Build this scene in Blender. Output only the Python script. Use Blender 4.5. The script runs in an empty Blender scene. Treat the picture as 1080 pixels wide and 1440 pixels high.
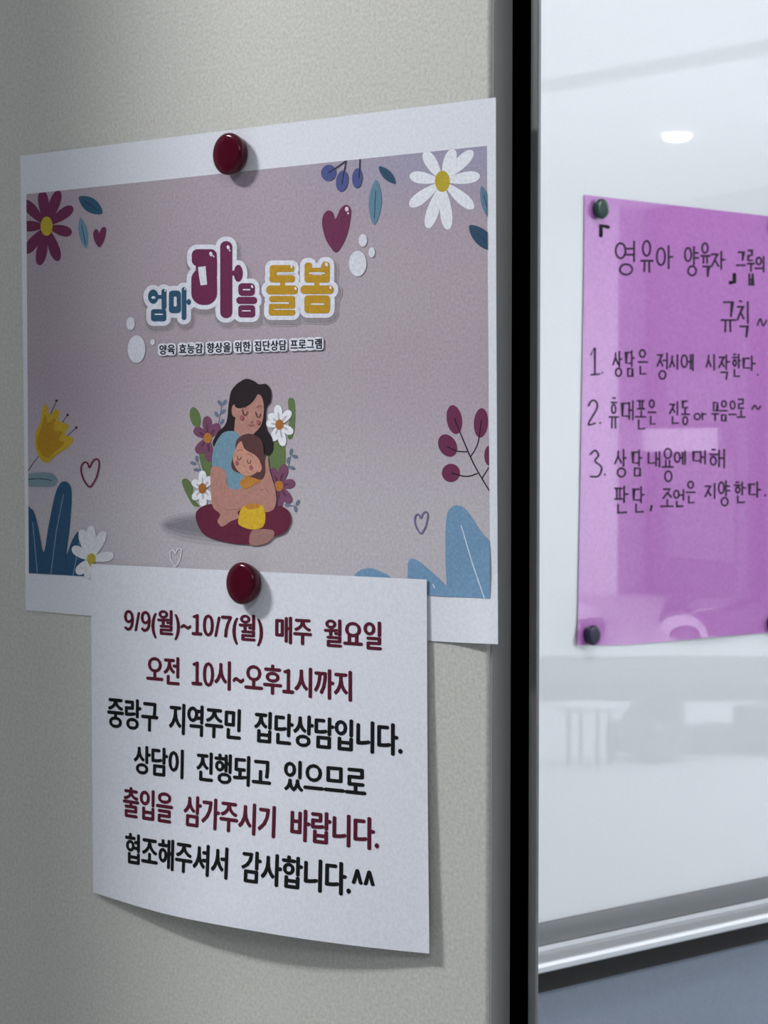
import bpy, bmesh, math, random
from mathutils import Vector, Matrix
from mathutils.geometry import tessellate_polygon
R_ = random.Random(7)
C = bpy.context.scene.collection
sc = bpy.context.scene

# ------------------------------------------------------------------ camera
F = 3660.0                        # focal length in pixels of the 1080x1440 frame
D = 0.771                         # distance from the door plane (y = 0)
H = 1.30                          # eye height
YAW, PITCH, ROLL = math.radians(43.6), math.atan(92.0 / F), 0.0016
fwd0 = Vector((-math.sin(YAW), math.cos(YAW), 0))
rgt0 = Vector((math.cos(YAW), math.sin(YAW), 0))
fwd = (fwd0 * math.cos(PITCH) - Vector((0, 0, 1)) * math.sin(PITCH)).normalized()
up0 = rgt0.cross(fwd).normalized()
RGT = rgt0 * math.cos(ROLL) + up0 * math.sin(ROLL)
UP = up0 * math.cos(ROLL) - rgt0 * math.sin(ROLL)
EYE = Vector((0, -D, H))
cam = bpy.data.cameras.new('camera')
cam.sensor_fit = 'VERTICAL'; cam.sensor_height = 24; cam.lens = F / 1440 * 24
cam.clip_start = 0.05; cam.clip_end = 200
cam.dof.use_dof = True; cam.dof.focus_distance = 1.09; cam.dof.aperture_fstop = 38
co = bpy.data.objects.new('camera', cam); C.objects.link(co)
m = Matrix((RGT, UP, -fwd)).transposed().to_4x4(); m.translation = EYE
co.matrix_world = m
sc.camera = co

# ------------------------------------------------------------------ world, exposure, lights
w = bpy.data.worlds.new('world'); sc.world = w; w.use_nodes = True
w.node_tree.nodes['Background'].inputs[0].default_value = (0.80, 0.88, 1.0, 1)
w.node_tree.nodes['Background'].inputs[1].default_value = 0.35
sc.view_settings.view_transform = 'Standard'; sc.view_settings.look = 'None'
sc.view_settings.exposure = 0.0; sc.view_settings.gamma = 1.0
sc.view_settings.use_curve_mapping = False

def area(name, loc, target, size, power, col=(1, 1, 1), sizey=None):
    l = bpy.data.lights.new(name, 'AREA'); l.energy = power; l.color = col
    l.shape = 'RECTANGLE' if sizey else 'SQUARE'; l.size = size
    if sizey: l.size_y = sizey
    o = bpy.data.objects.new(name, l); C.objects.link(o); o.location = loc
    d = Vector(target) - Vector(loc)
    if sizey:
        zz = -d.normalized(); xx = Vector((1, 0, 0)); xx = (xx - zz * xx.dot(zz)).normalized(); yy = zz.cross(xx)
        o.rotation_euler = Matrix((xx, yy, zz)).transposed().to_euler()
    else: o.rotation_euler = d.to_track_quat('-Z', 'Y').to_euler()
    return o
area('door_key_light', (-1.72, -0.95, 2.45), (-0.75, 0, 1.2), 0.55, 33.5, (0.985, 0.99, 1.0), 0.14)
area('lobby_fill_light', (0.45, -1.35, 2.45), (-0.6, 0, 1.3), 0.9, 10.4, (0.97, 0.975, 0.98))
area('board_light', (1.3, 2.7, 2.46), (-1.5, 2.0, 1.2), 0.22, 30, (1.0, 0.99, 0.99))
area('board_light', (0.15, 2.2, 2.46), (-1.5, 1.8, 1.2), 0.22, 8, (1.0, 0.99, 0.99))
area('board_light', (-0.72, 0.85, 2.46), (-1.5, 0.95, 1.4), 0.25, 7.5, (1.0, 0.99, 0.99))  # extra lamp, added to brighten the upper left of the board
area('hall_light', (1.2, 8.0, 3.36), (1.2, 8.0, 0), 2.5, 110, (0.98, 0.98, 1.0))
area('hall_light', (11.5, 7.0, 3.36), (11.5, 7.0, 0), 3.0, 300, (0.98, 0.98, 1.0))
area('hall_light', (3.2, 15.5, 3.36), (3.2, 15.5, 0), 3.0, 740, (0.98, 0.98, 1.0))
area('hall_light', (13.0, 13.5, 3.36), (13.0, 13.5, 0), 1.6, 190, (0.98, 0.98, 1.0))

# ------------------------------------------------------------------ helpers
def lin(c):
    c /= 255.0
    return c / 12.92 if c <= 0.04045 else ((c + 0.055) / 1.055) ** 2.4
def srgb(r, g, b, k=1.0): return (min(.95, lin(r) * k), min(.95, lin(g) * k), min(.95, lin(b) * k), 1)
def mat(name, col, rough=0.6, metal=0.0, spec=0.4, coat=0.0):
    m = bpy.data.materials.new(name); m.use_nodes = True
    b = m.node_tree.nodes['Principled BSDF']
    b.inputs['Base Color'].default_value = col if len(col) == 4 else (*col, 1)
    b.inputs['Roughness'].default_value = rough; b.inputs['Metallic'].default_value = metal
    b.inputs['Specular IOR Level'].default_value = spec; b.inputs['Coat Weight'].default_value = coat
    return m
def grain(m, scale, amt, bump=0.0, dist=0.0005):
    """fine colour grain and optional relief from a noise texture"""
    nt = m.node_tree; b = nt.nodes['Principled BSDF']
    tc = nt.nodes.new('ShaderNodeTexCoord'); n = nt.nodes.new('ShaderNodeTexNoise')
    n.inputs['Scale'].default_value = scale; n.inputs['Detail'].default_value = 3
    nt.links.new(tc.outputs['Object'], n.inputs['Vector'])
    mr = nt.nodes.new('ShaderNodeMapRange')
    mr.inputs['From Min'].default_value = 0.3; mr.inputs['From Max'].default_value = 0.7
    mr.inputs['To Min'].default_value = 1 - amt; mr.inputs['To Max'].default_value = 1 + amt
    nt.links.new(n.outputs['Fac'], mr.inputs['Value'])
    vm = nt.nodes.new('ShaderNodeVectorMath'); vm.operation = 'SCALE'
    src = b.inputs['Base Color']
    if src.links: nt.links.new(src.links[0].from_socket, vm.inputs[0])
    else: vm.inputs[0].default_value = src.default_value[:3]
    nt.links.new(mr.outputs['Result'], vm.inputs['Scale']); nt.links.new(vm.outputs[0], src)
    if bump:
        bp = nt.nodes.new('ShaderNodeBump'); bp.inputs['Strength'].default_value = bump
        bp.inputs['Distance'].default_value = dist
        nt.links.new(n.outputs['Fac'], bp.inputs['Height']); nt.links.new(bp.outputs['Normal'], b.inputs['Normal'])
    return m
INK = {}
KI = 1.25
def ink(r, g, b, k=None):
    """printed ink: colour as measured on the sheet, divided by the light that falls there"""
    key = (r, g, b, k)
    if key not in INK:
        y = .3 * r + .55 * g + .15 * b
        if k is None and min(r, g, b) > 195: k = 1.20
        q = .86
        INK[key] = grain(mat('ink_%d_%d_%d' % (r, g, b), srgb(y + (r - y) * q, y + (g - y) * q, y + (b - y) * q, k or KI), 0.75, 0, 0.2), 800, 0.11)
    return INK[key]

def obj(name, verts, faces, material, parent=None, smooth=False, link=True):
    me = bpy.data.meshes.new(name)
    off = parent['_o'] if parent is not None and '_o' in parent else (0, 0, 0)
    off = Vector(off)
    me.from_pydata([Vector(v) - off for v in verts], [], faces); me.validate(); me.update()
    for mm in (material if isinstance(material, (list, tuple)) else [material]): me.materials.append(mm)
    if smooth:
        for p in me.polygons: p.use_smooth = True
    o = bpy.data.objects.new(name, me); C.objects.link(o)
    if parent is not None:
        o.parent = parent; o['_o'] = tuple(off)
    return o
def thing(name, label, cat, loc, group=None):
    o = bpy.data.objects.new(name, None); C.objects.link(o); o.empty_display_size = 0.02
    o.location = loc; o['_o'] = tuple(loc); o['label'] = label; o['category'] = cat
    if group: o['group'] = group
    return o
def tag(o, label, cat, group=None):
    o['label'] = label; o['category'] = cat
    if group: o['group'] = group
    return o
def struct(o): o['kind'] = 'structure'; return o

class MB:
    def __init__(s): s.v = []; s.f = []
    def add(s, v, f):
        n = len(s.v); s.v += [Vector(p) for p in v]; s.f += [tuple(i + n for i in q) for q in f]
    def box(s, x0, x1, y0, y1, z0, z1, bev=0.0, seg=2):
        bm = bmesh.new(); bmesh.ops.create_cube(bm, size=1)
        for v in bm.verts:
            v.co = ((x0 + x1) / 2 + v.co.x * (x1 - x0), (y0 + y1) / 2 + v.co.y * (y1 - y0), (z0 + z1) / 2 + v.co.z * (z1 - z0))
        if bev: bmesh.ops.bevel(bm, geom=list(bm.edges), offset=bev, segments=seg, affect='EDGES', profile=0.5)
        bm.verts.index_update()
        s.add([v.co.copy() for v in bm.verts], [[v.index for v in f.verts] for f in bm.faces]); bm.free()
        return s
    def lathe(s, prof, origin, axis, n=40):
        a = Vector(axis).normalized(); t = a.orthogonal().normalized(); b = a.cross(t)
        o = Vector(origin); vs = []; fs = []
        for (r, h) in prof:
            for k in range(n):
                th = 2 * math.pi * k / n
                vs.append(o + a * h + (t * math.cos(th) + b * math.sin(th)) * r)
        for i in range(len(prof) - 1):
            for k in range(n):
                k2 = (k + 1) % n
                fs.append((i * n + k, i * n + k2, (i + 1) * n + k2, (i + 1) * n + k))
        fs.append(tuple(range(n))[::-1]); fs.append(tuple(range((len(prof) - 1) * n, len(prof) * n)))
        s.add(vs, fs); return s
    def tube(s, pts, r, n=10):
        for a, b in zip(pts[:-1], pts[1:]):
            a = Vector(a); b = Vector(b); s.lathe([(r, 0), (r, (b - a).length)], a, b - a, n)
        return s
    def obj(s, name, material, parent=None, smooth=False):
        o = obj(name, s.v, s.f, material, parent, smooth)
        if smooth:
            bm = bmesh.new(); bm.from_mesh(o.data)
            for e in bm.edges:
                if len(e.link_faces) == 2 and e.calc_face_angle(0) > 0.7: e.smooth = False
            bm.to_mesh(o.data); bm.free()
        return o

def ray(px, py):
    return (fwd * F + RGT * (px - 540) - UP * (py - 720)).normalized()
class Surf:
    """a sheet-bearing plane: point p0, outward normal n, and a lift function of the wall coordinates"""
    def __init__(s, p0, n, lift=lambda a, z: 0.0): s.p0 = Vector(p0); s.n = Vector(n); s.lift = lift
    def at(s, px, py, extra=0.0):
        d = ray(px, py); off = extra
        for _ in range(4):
            t = ((s.p0 + s.n * off) - EYE).dot(s.n) / d.dot(s.n)
            p = EYE + d * t
            a = p.x if abs(s.n.y) > .5 else p.y
            off = s.lift(a, p.z) + extra
        return p
def mirror(p): return Vector((p.x, -p.y, p.z))

# 2-D drawing in sheet pixels, laid on a Surf
LAYER = 4.5e-5
def catmull(pts, closed=True, n=8):
    out = []; N = len(pts)
    rng = range(N) if closed else range(N - 1)
    for i in rng:
        g = (lambda j: pts[j % N]) if closed else (lambda j: pts[max(0, min(N - 1, j))])
        p0, p1, p2, p3 = g(i - 1), g(i), g(i + 1), g(i + 2)
        for k in range(n):
            t = k / n
            out.append(tuple(0.5 * ((2 * p1[c]) + (-p0[c] + p2[c]) * t + (2 * p0[c] - 5 * p1[c] + 4 * p2[c] - p3[c]) * t * t
                       + (-p0[c] + 3 * p1[c] - 3 * p2[c] + p3[c]) * t ** 3) for c in (0, 1)))
    if not closed: out.append(pts[-1])
    return out
def clip_poly(p, clip):
    """Sutherland-Hodgman against a convex clip polygon"""
    out = list(p)
    for i in range(len(clip)):
        a = clip[i]; b = clip[(i + 1) % len(clip)]
        ins = lambda q: (b[0] - a[0]) * (q[1] - a[1]) - (b[1] - a[1]) * (q[0] - a[0]) >= 0
        src = out; out = []
        for j in range(len(src)):
            c, d = src[j], src[(j + 1) % len(src)]
            if ins(c): out.append(c)
            if ins(c) != ins(d):
                den = (b[0] - a[0]) * (d[1] - c[1]) - (b[1] - a[1]) * (d[0] - c[0])
                if abs(den) > 1e-12:
                    t = ((b[1] - a[1]) * (c[0] - a[0]) - (b[0] - a[0]) * (c[1] - a[1])) / den
                    out.append((c[0] + (d[0] - c[0]) * t, c[1] + (d[1] - c[1]) * t))
        if not out: return []
    return out
class Art:
    def __init__(s, surf, xf=None, clip=None):
        s.surf = surf; s.xf = xf or (lambda p: p); s.clip = clip; s.sets = {}; s.lv = 2
    def _put(s, poly, col, inc=0.04):
        poly = [s.xf(p) for p in poly]
        if s.clip: poly = clip_poly(poly, s.clip)
        if len(poly) < 3: return
        tris = tessellate_polygon([[Vector((x, y, 0)) for x, y in poly]])
        mb = s.sets.setdefault(col, MB())
        e = s.lv * LAYER
        vs = [s.surf.at(x, y, e) for x, y in poly]
        fs = []
        for t in tris:
            a, b, c = (vs[i] for i in t)
            nn = (b - a).cross(c - a)
            if nn.length < 1e-14: continue
            fs.append(tuple(t) if nn.dot(s.surf.n) > 0 else tuple(reversed(t)))
        mb.add(vs, fs)
        s.lv += inc
    def up(s, k=1.0): s.lv += k
    def poly(s, pts, col, smooth=True): s._put(catmull(pts) if smooth else pts, col)
    def ell(s, cx, cy, rx, ry, col, rot=0, n=28, inc=0.04):
        c, q = math.cos(rot), math.sin(rot)
        s._put([(cx + rx * math.cos(t) * c - ry * math.sin(t) * q, cy + rx * math.cos(t) * q + ry * math.sin(t) * c)
                for t in (2 * math.pi * k / n for k in range(n))], col, inc)
    def petal(s, bx, by, tx, ty, wd, col, sharp=0.0):
        dx, dy = tx - bx, ty - by; L = math.hypot(dx, dy); ux, uy = dx / L, dy / L
        pts = []
        for k in range(24):
            t = 2 * math.pi * k / 24; a = (1 - math.cos(t)) / 2; b = math.sin(t) / 2
            b *= (1 - sharp * abs(2 * a - 1) ** 2) * (0.55 + 0.6 * a if sharp == 0 else 1)
            pts.append((bx + dx * a - uy * b * wd, by + dy * a + ux * b * wd))
        s._put(pts, col)
    def rrect(s, x0, y0, x1, y1, r, col, g=0):
        x0 -= g; y0 -= g; x1 += g; y1 += g; r += g; r = min(r, (x1 - x0) / 2, (y1 - y0) / 2); pts = []
        for cx, cy, a0 in ((x1 - r, y1 - r, 0), (x0 + r, y1 - r, 1), (x0 + r, y0 + r, 2), (x1 - r, y0 + r, 3)):
            for k in range(7):
                a = (a0 + k / 6) * math.pi / 2; pts.append((cx + r * math.cos(a), cy + r * math.sin(a)))
        s._put(pts, col)
    def stroke(s, pts, wd, col, smooth=False, closed=False, wobble=0):
        """one polyline with round ends, drawn as a single strip"""
        if smooth: pts = catmull(pts, closed, 6)
        if closed: pts = list(pts) + [pts[0]]
        h = wd / 2; N = len(pts)
        q = [pts[0]]
        for p in pts[1:]:
            if math.hypot(p[0] - q[-1][0], p[1] - q[-1][1]) > 1e-6: q.append(p)
        pts = q; N = len(pts)
        if N < 2: return
        lf = []; rt = []
        for i in range(N):
            a = pts[max(0, i - 1)]; b = pts[min(N - 1, i + 1)]
            if closed and i in (0, N - 1): a = pts[N - 2]; b = pts[1]
            dx, dy = b[0] - a[0], b[1] - a[1]; L = math.hypot(dx, dy) or 1
            nx, ny = -dy / L, dx / L
            if 0 < i < N - 1:
                e = (pts[i][0] - pts[i - 1][0], pts[i][1] - pts[i - 1][1]); l2 = math.hypot(*e) or 1
                cosv = max(.45, abs((-e[1] / l2) * nx + (e[0] / l2) * ny)); k = h / cosv
            else: k = h
            lf.append((pts[i][0] + nx * k, pts[i][1] + ny * k)); rt.append((pts[i][0] - nx * k, pts[i][1] - ny * k))
        for i in range(N - 1): s._put([lf[i], lf[i + 1], rt[i + 1], rt[i]], col, 0)
        if not closed:
            for (px, py) in (pts[0], pts[-1]): s.ell(px, py, h, h, col, n=12, inc=0)
        s.lv += 0.02
    def build(s, namer, parent):
        out = []
        for col, mb in s.sets.items():
            out.append(mb.obj(namer if isinstance(namer, str) else namer(col), ink(*col) if isinstance(col, tuple) else col, parent))
        s.sets = {}
        return out

def sheet(name, surf, top, right, bottom, left, material, parent, nx=28, ny=28, thick=0.00025):
    """paper with traced edges (all polylines run left-to-right / top-to-bottom), given front, back and rim"""
    def samp(pl, t):
        x = t * (len(pl) - 1); i = min(int(x), len(pl) - 2); f = x - i
        return (pl[i][0] + (pl[i + 1][0] - pl[i][0]) * f, pl[i][1] + (pl[i + 1][1] - pl[i][1]) * f)
    sm = lambda pl: catmull(pl, False, 8) if len(pl) > 2 else pl
    top, right, bottom, left = sm(top), sm(right), sm(bottom), sm(left)
    V = []; Fc = []
    for side in (0, 1):
        for j in range(ny + 1):
            v = j / ny
            for i in range(nx + 1):
                u = i / nx
                T, B, Lp, Rp = samp(top, u), samp(bottom, u), samp(left, v), samp(right, v)
                p = [(1 - v) * T[c] + v * B[c] + (1 - u) * Lp[c] + u * Rp[c]
                     - ((1 - u) * (1 - v) * top[0][c] + u * (1 - v) * top[-1][c] + (1 - u) * v * bottom[0][c] + u * v * bottom[-1][c]) for c in (0, 1)]
                q = surf.at(p[0], p[1])
                V.append(q - surf.n * thick * side)
    n1 = (nx + 1) * (ny + 1); idx = lambda i, j, s_: s_ * n1 + j * (nx + 1) + i
    for j in range(ny):
        for i in range(nx):
            Fc.append((idx(i, j, 0), idx(i, j + 1, 0), idx(i + 1, j + 1, 0), idx(i + 1, j, 0)))
            Fc.append((idx(i, j, 1), idx(i + 1, j, 1), idx(i + 1, j + 1, 1), idx(i, j + 1, 1)))
    for i in range(nx):
        Fc.append((idx(i, 0, 0), idx(i + 1, 0, 0), idx(i + 1, 0, 1), idx(i, 0, 1)))
        Fc.append((idx(i, ny, 1), idx(i + 1, ny, 1), idx(i + 1, ny, 0), idx(i, ny, 0)))
    for j in range(ny):
        Fc.append((idx(0, j, 1), idx(0, j + 1, 1), idx(0, j + 1, 0), idx(0, j, 0)))
        Fc.append((idx(nx, j, 0), idx(nx, j + 1, 0), idx(nx, j + 1, 1), idx(nx, j, 1)))
    o = obj(name, V, Fc, material, parent, True)
    bm = bmesh.new(); bm.from_mesh(o.data)
    for e in bm.edges:
        if len(e.link_faces) == 2 and e.calc_face_angle(0) > 0.7: e.smooth = False
    bm.to_mesh(o.data); bm.free()
    return o

# Hangul composer: strokes of each jamo in a unit box (y down)
def circ(cx=.5, cy=.5, r=.5, ry=None, n=14):
    ry = ry or r
    return [(cx + r * math.sin(2 * math.pi * k / n), cy - ry * math.cos(2 * math.pi * k / n)) for k in range(n + 1)]
CONS = {'ㄱ': [[(0, .08), (.95, .08), (.8, 1)]], 'ㄴ': [[(.05, 0), (.05, .95), (1, .9)]], 'ㄷ': [[(.95, .05), (.05, .05), (.05, .95), (1, .95)]],
 'ㄹ': [[(0, .02), (.95, .02), (.9, .48), (.05, .5), (.03, .97), (1, .95)]], 'ㅁ': [[(.05, .03), (.05, .97), (.93, .95), (.95, .05), (.05, .03)]],
 'ㅂ': [[(.08, 0), (.1, .98), (.9, .98), (.92, 0)], [(.1, .5), (.9, .5)]], 'ㅅ': [[(.55, 0), (.5, .4), (0, 1)], [(.48, .4), (1, .95)]],
 'ㅇ': [circ()], 'ㅈ': [[(.05, .08), (.9, .08), (.5, .5), (0, 1)], [(.5, .5), (1, .95)]],
 'ㅊ': [[(.35, -.12), (.65, -.1)], [(.05, .2), (.9, .2), (.5, .55), (0, 1)], [(.5, .55), (1, .95)]],
 'ㅍ': [[(0, .06), (1, .06)], [(.3, .06), (.32, .9)], [(.7, .06), (.68, .9)], [(-.05, .93), (1.05, .93)]],
 'ㅎ': [[(.3, -.05), (.7, -.05)], [(0, .25), (1, .25)], circ(.5, .7, .36, .3)], 'ㄲ': [[(0, .1), (.45, .1), (.35, 1)], [(.5, .1), (.95, .1), (.85, 1)]]}
VERT = {'ㅏ': [[(.3, 0), (.3, 1)], [(.3, .48), (.85, .48)]], 'ㅐ': [[(.15, .05), (.15, .95)], [(.85, 0), (.85, 1)], [(.15, .5), (.85, .5)]],
 'ㅑ': [[(.3, 0), (.3, 1)], [(.3, .35), (1, .35)], [(.3, .65), (1, .65)]], 'ㅓ': [[(.8, 0), (.8, 1)], [(0, .48), (.8, .48)]],
 'ㅔ': [[(.5, .05), (.5, .95)], [(.95, 0), (.95, 1)], [(-.05, .5), (.5, .5)]], 'ㅕ': [[(.8, 0), (.8, 1)], [(0, .35), (.8, .35)], [(0, .65), (.8, .65)]],
 'ㅣ': [[(.6, 0), (.6, 1)]]}
HORZ = {'ㅗ': [[(0, .85), (1, .85)], [(.5, .1), (.5, .85)]], 'ㅛ': [[(0, .85), (1, .85)], [(.33, .1), (.33, .85)], [(.67, .1), (.67, .85)]],
 'ㅜ': [[(0, .2), (1, .2)], [(.5, .2), (.5, 1)]], 'ㅠ': [[(0, .2), (1, .2)], [(.33, .2), (.3, 1)], [(.67, .2), (.7, 1)]], 'ㅡ': [[(0, .6), (1, .6)]]}
CH = 'ㄱㄲㄴㄷㄸㄹㅁㅂㅃㅅㅆㅇㅈㅉㅊㅋㅌㅍㅎ'; JU = 'ㅏㅐㅑㅒㅓㅔㅕㅖㅗㅘㅙㅚㅛㅜㅝㅞㅟㅠㅡㅢㅣ'
JO = ['', 'ㄱ', 'ㄲ', 'ㄳ', 'ㄴ', 'ㄵ', 'ㄶ', 'ㄷ', 'ㄹ', 'ㄺ', 'ㄻ', 'ㄼ', 'ㄽ', 'ㄾ', 'ㄿ', 'ㅀ', 'ㅁ', 'ㅂ', 'ㅄ', 'ㅅ', 'ㅆ', 'ㅇ', 'ㅈ', 'ㅊ', 'ㅋ', 'ㅌ', 'ㅍ', 'ㅎ']
COMB = {'ㅘ': 'ㅗㅏ', 'ㅚ': 'ㅗㅣ', 'ㅝ': 'ㅜㅓ', 'ㅟ': 'ㅜㅣ', 'ㅢ': 'ㅡㅣ'}
def syllable(ch):
    c = ord(ch) - 0xAC00; L = CH[c // 588]; V = JU[c % 588 // 28]; T = JO[c % 28]
    out = []
    def put(st, x0, y0, x1, y1):
        for s_ in st: out.append([(x0 + (x1 - x0) * x, y0 + (y1 - y0) * y) for x, y in s_])
    hh = .60 if T else 1.0
    if V in VERT: put(CONS[L], 0, .08 * hh, .5, .85 * hh); put(VERT[V], .56, 0, 1, hh)
    elif V in HORZ: put(CONS[L], .18, 0, .82, .5 * hh); put(HORZ[V], 0, .55 * hh, 1, hh)
    else:
        a, b = COMB[V]; put(CONS[L], .05, .02, .55, .5 * hh); put(HORZ[a], 0, .52 * hh, .66, .95 * hh); put(VERT[b], .66, 0, 1, hh)
    if T: put(CONS[T], .22, .68, .85, 1)
    return out
def write(art, ch, x0, y0, x1, y1, wd, col, jit=0.0, slope=0.0):
    x1 -= (x1 - x0) * .15
    for st in syllable(ch):
        jx, jy = R_.uniform(-jit, jit), R_.uniform(-jit, jit)
        art.stroke([(x0 + (x1 - x0) * x + jx, y0 + (y1 - y0) * y + jy + slope * (x1 - x0) * x) for x, y in st], wd, col)

GLYPH = {}
def glyph(ch):
    """outline of one character as (verts, faces, left, right); western signs take their wide forms and are set tight"""
    if ch not in GLYPH:
        cu = bpy.data.curves.new('glyph', 'FONT'); cu.resolution_u = 3
        wide = ch.isdigit()
        cu.body = chr(ord(ch) + 0xFEE0) if wide else ch
        to = bpy.data.objects.new('glyph', cu); C.objects.link(to)
        dg = bpy.context.evaluated_depsgraph_get(); me = bpy.data.meshes.new_from_object(to.evaluated_get(dg))
        vs = [(v.co.x, v.co.y) for v in me.vertices]; fs = [tuple(p.vertices) for p in me.polygons]
        bpy.data.objects.remove(to); bpy.data.meshes.remove(me)
        GLYPH[ch] = (vs, fs, min(v[0] for v in vs), max(v[0] for v in vs))
    return GLYPH[ch]

# ------------------------------------------------------------------ materials
M_door = grain(mat('powder_coated_steel', srgb(187, 187, 181, 1.26), 0.55, 0, 0.35), 640, 0.11, 0.25, 0.0004)
M_black = mat('black_rubber', (0.0006, 0.0007, 0.0009, 1), 0.9, 0, 0.0)
M_alu = mat('brushed_aluminium', (0.17, 0.175, 0.178, 1), 0.5, 0.5, 0.5)
M_alu2 = mat('anodised_aluminium', (0.80, 0.81, 0.82, 1), 0.30, 0.9, 0.5)
M_paper = grain(mat('white_paper', (0.80, 0.825, 0.90, 1), 0.8, 0, 0.2), 750, 0.055)
M_red = mat('red_plastic', (0.075, 0.003, 0.014, 1), 0.10, 0, 0.28, 0.0)
M_green = mat('dark_green_plastic', srgb(24, 58, 50, 0.9), 0.25, 0, 0.35)
M_navy = mat('navy_plastic', srgb(20, 16, 56, 0.8), 0.4, 0, 0.4)
def gloss(m, ior):
    b = m.node_tree.nodes['Principled BSDF']; b.inputs['Coat Weight'].default_value = 1; b.inputs['Coat IOR'].default_value = ior; b.inputs['Coat Roughness'].default_value = 0.015
    b.inputs['Specular IOR Level'].default_value = 0.1; return m
M_wb = gloss(grain(mat('whiteboard_enamel', (0.66, 0.68, 0.71, 1), 0.5), 420, 0.03), 2.15)
M_pink = gloss(grain(mat('pink_card', (0.49, 0.185, 0.53, 1), 0.8, 0, 0.15), 420, 0.10), 2.8)
M_bluewall = grain(mat('blue_grey_paint', srgb(133, 142, 156, 1.0), 0.8, 0, 0.2), 420, 0.07)
M_white = mat('white_paint', (0.80, 0.81, 0.83, 1), 0.8, 0, 0.2)
M_floor = mat('pale_vinyl_floor', (0.72, 0.74, 0.76, 1), 0.5, 0, 0.3)
M_grey = mat('grey_fabric', (0.16, 0.175, 0.20, 1), 0.9, 0, 0.1)
M_mid = mat('light_grey_laminate', (0.10, 0.103, 0.112, 1), 0.6, 0, 0.2)
M_pale = mat('pale_grey_paint', (0.20, 0.205, 0.22, 1), 0.7, 0, 0.2)
M_dark = mat('dark_metal', (0.05, 0.055, 0.06, 1), 0.5, 0.3, 0.4)
M_gl = bpy.data.materials.new('window_glass'); M_gl.use_nodes = True
nt = M_gl.node_tree; nt.nodes.clear()
o_ = nt.nodes.new('ShaderNodeOutputMaterial'); mx = nt.nodes.new('ShaderNodeMixShader'); fr = nt.nodes.new('ShaderNodeFresnel')
tr = nt.nodes.new('ShaderNodeBsdfTransparent'); gl = nt.nodes.new('ShaderNodeBsdfGlossy')
fr.inputs['IOR'].default_value = 1.35; gl.inputs['Roughness'].default_value = 0.0; gl.inputs['Color'].default_value = (1, 1, 1, 1)
tr.inputs['Color'].default_value = (0.965, 0.98, 0.985, 1)
ge = nt.nodes.new('ShaderNodeNewGeometry'); mf = nt.nodes.new('ShaderNodeMix')      # the far face of the pane only transmits
nt.links.new(ge.outputs['Backfacing'], mf.inputs[0]); nt.links.new(fr.outputs[0], mf.inputs[2]); mf.inputs[3].default_value = 0.0
nt.links.new(mf.outputs[0], mx.inputs[0]); nt.links.new(tr.outputs[0], mx.inputs[1]); nt.links.new(gl.outputs[0], mx.inputs[2])
nt.links.new(mx.outputs[0], o_.inputs['Surface'])

# ------------------------------------------------------------------ structure near the camera
DOOR = Surf((0, 0, 0), (0, -1, 0))
xe = DOOR.at(688, 720).x                                     # door edge
xg = Surf((0, 0.0115, 0), (0, -1, 0)).at(744.3, 720).x       # gasket meets the aluminium
xf = Surf((0, 0.0115, 0), (0, -1, 0)).at(754.8, 720).x       # aluminium meets the pane
b = MB(); b.box(-1.42, xe, 0.0, 0.0135, 0.01, 2.12, 0.0022, 4)
dr1 = struct(b.obj('door_1', M_door, None, True))
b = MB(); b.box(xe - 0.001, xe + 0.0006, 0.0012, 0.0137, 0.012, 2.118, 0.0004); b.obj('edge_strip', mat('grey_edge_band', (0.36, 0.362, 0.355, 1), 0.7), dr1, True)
b = MB(); b.box(xe - 0.02, xg, 0.0125, 0.0155, 0.01, 2.12)
struct(b.obj('trim_1', M_black))
b = MB(); b.box(xg, xf, 0.0115, 0.0135, 0.01, 2.12, 0.0003, 2)
struct(b.obj('trim_2', M_alu, None, True))
b = MB(); b.box(xf - 0.012, 1.2, 0.0138, 0.0190, 0.05, 2.10)
struct(b.obj('window_1', M_gl))
b = MB(); b.box(xf, 1.25, 0.0, 0.055, 0.0, 0.05); b.box(xf, 1.25, 0.0, 0.055, 2.10, 2.15)
b.box(1.2, 1.25, 0.0, 0.055, 0.05, 2.10)
struct(b.obj('window_2', M_alu, None)); bpy.data.objects['window_2'].name = 'trim_3'
# walls around: beside and above the door and pane
b = MB(); b.box(-6.0, -1.42, -0.02, 0.10, 0.0, 2.50); b.box(1.25, 14.0, -0.02, 0.10, 0, 2.50); b.box(-1.42, 1.25, -0.02, 0.10, 2.15, 2.50); b.box(-6.0, 14.0, -0.02, 0.10, 2.50, 3.45)
struct(b.obj('wall_front', M_white))

# ------------------------------------------------------------------ meeting room behind the glass
WX = -1.5                                                    # whiteboard face
b = MB(); b.box(WX - 0.15, WX - 0.025, 0.1, 22.0, 0, 3.4); struct(b.obj('wall_left', M_bluewall))
WB = Surf((WX, 0, 0), (1, 0, 0))
zt = lambda px, py: WB.at(px, py).z
zb = WB.at(752, 1299).z                                      # lower edge of the white surface
y0w, y1w = 0.62, 3.02
wbt = thing('whiteboard', 'wall-mounted whiteboard with a silver pen tray behind the glass', 'whiteboard', (WX, 1.8, zb - 0.03))
b = MB(); b.box(WX - 0.018, WX, y0w, y1w, zb, zb + 1.20); b.obj('writing_panel', M_wb, wbt)
b = MB(); fh = 0.020
b.box(WX - 0.022, WX + 0.004, y0w - .02, y1w + .02, zb - fh, zb, 0.001)
b.box(WX - 0.022, WX + 0.004, y0w - .02, y1w + .02, zb + 1.20, zb + 1.22, 0.001)
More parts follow.
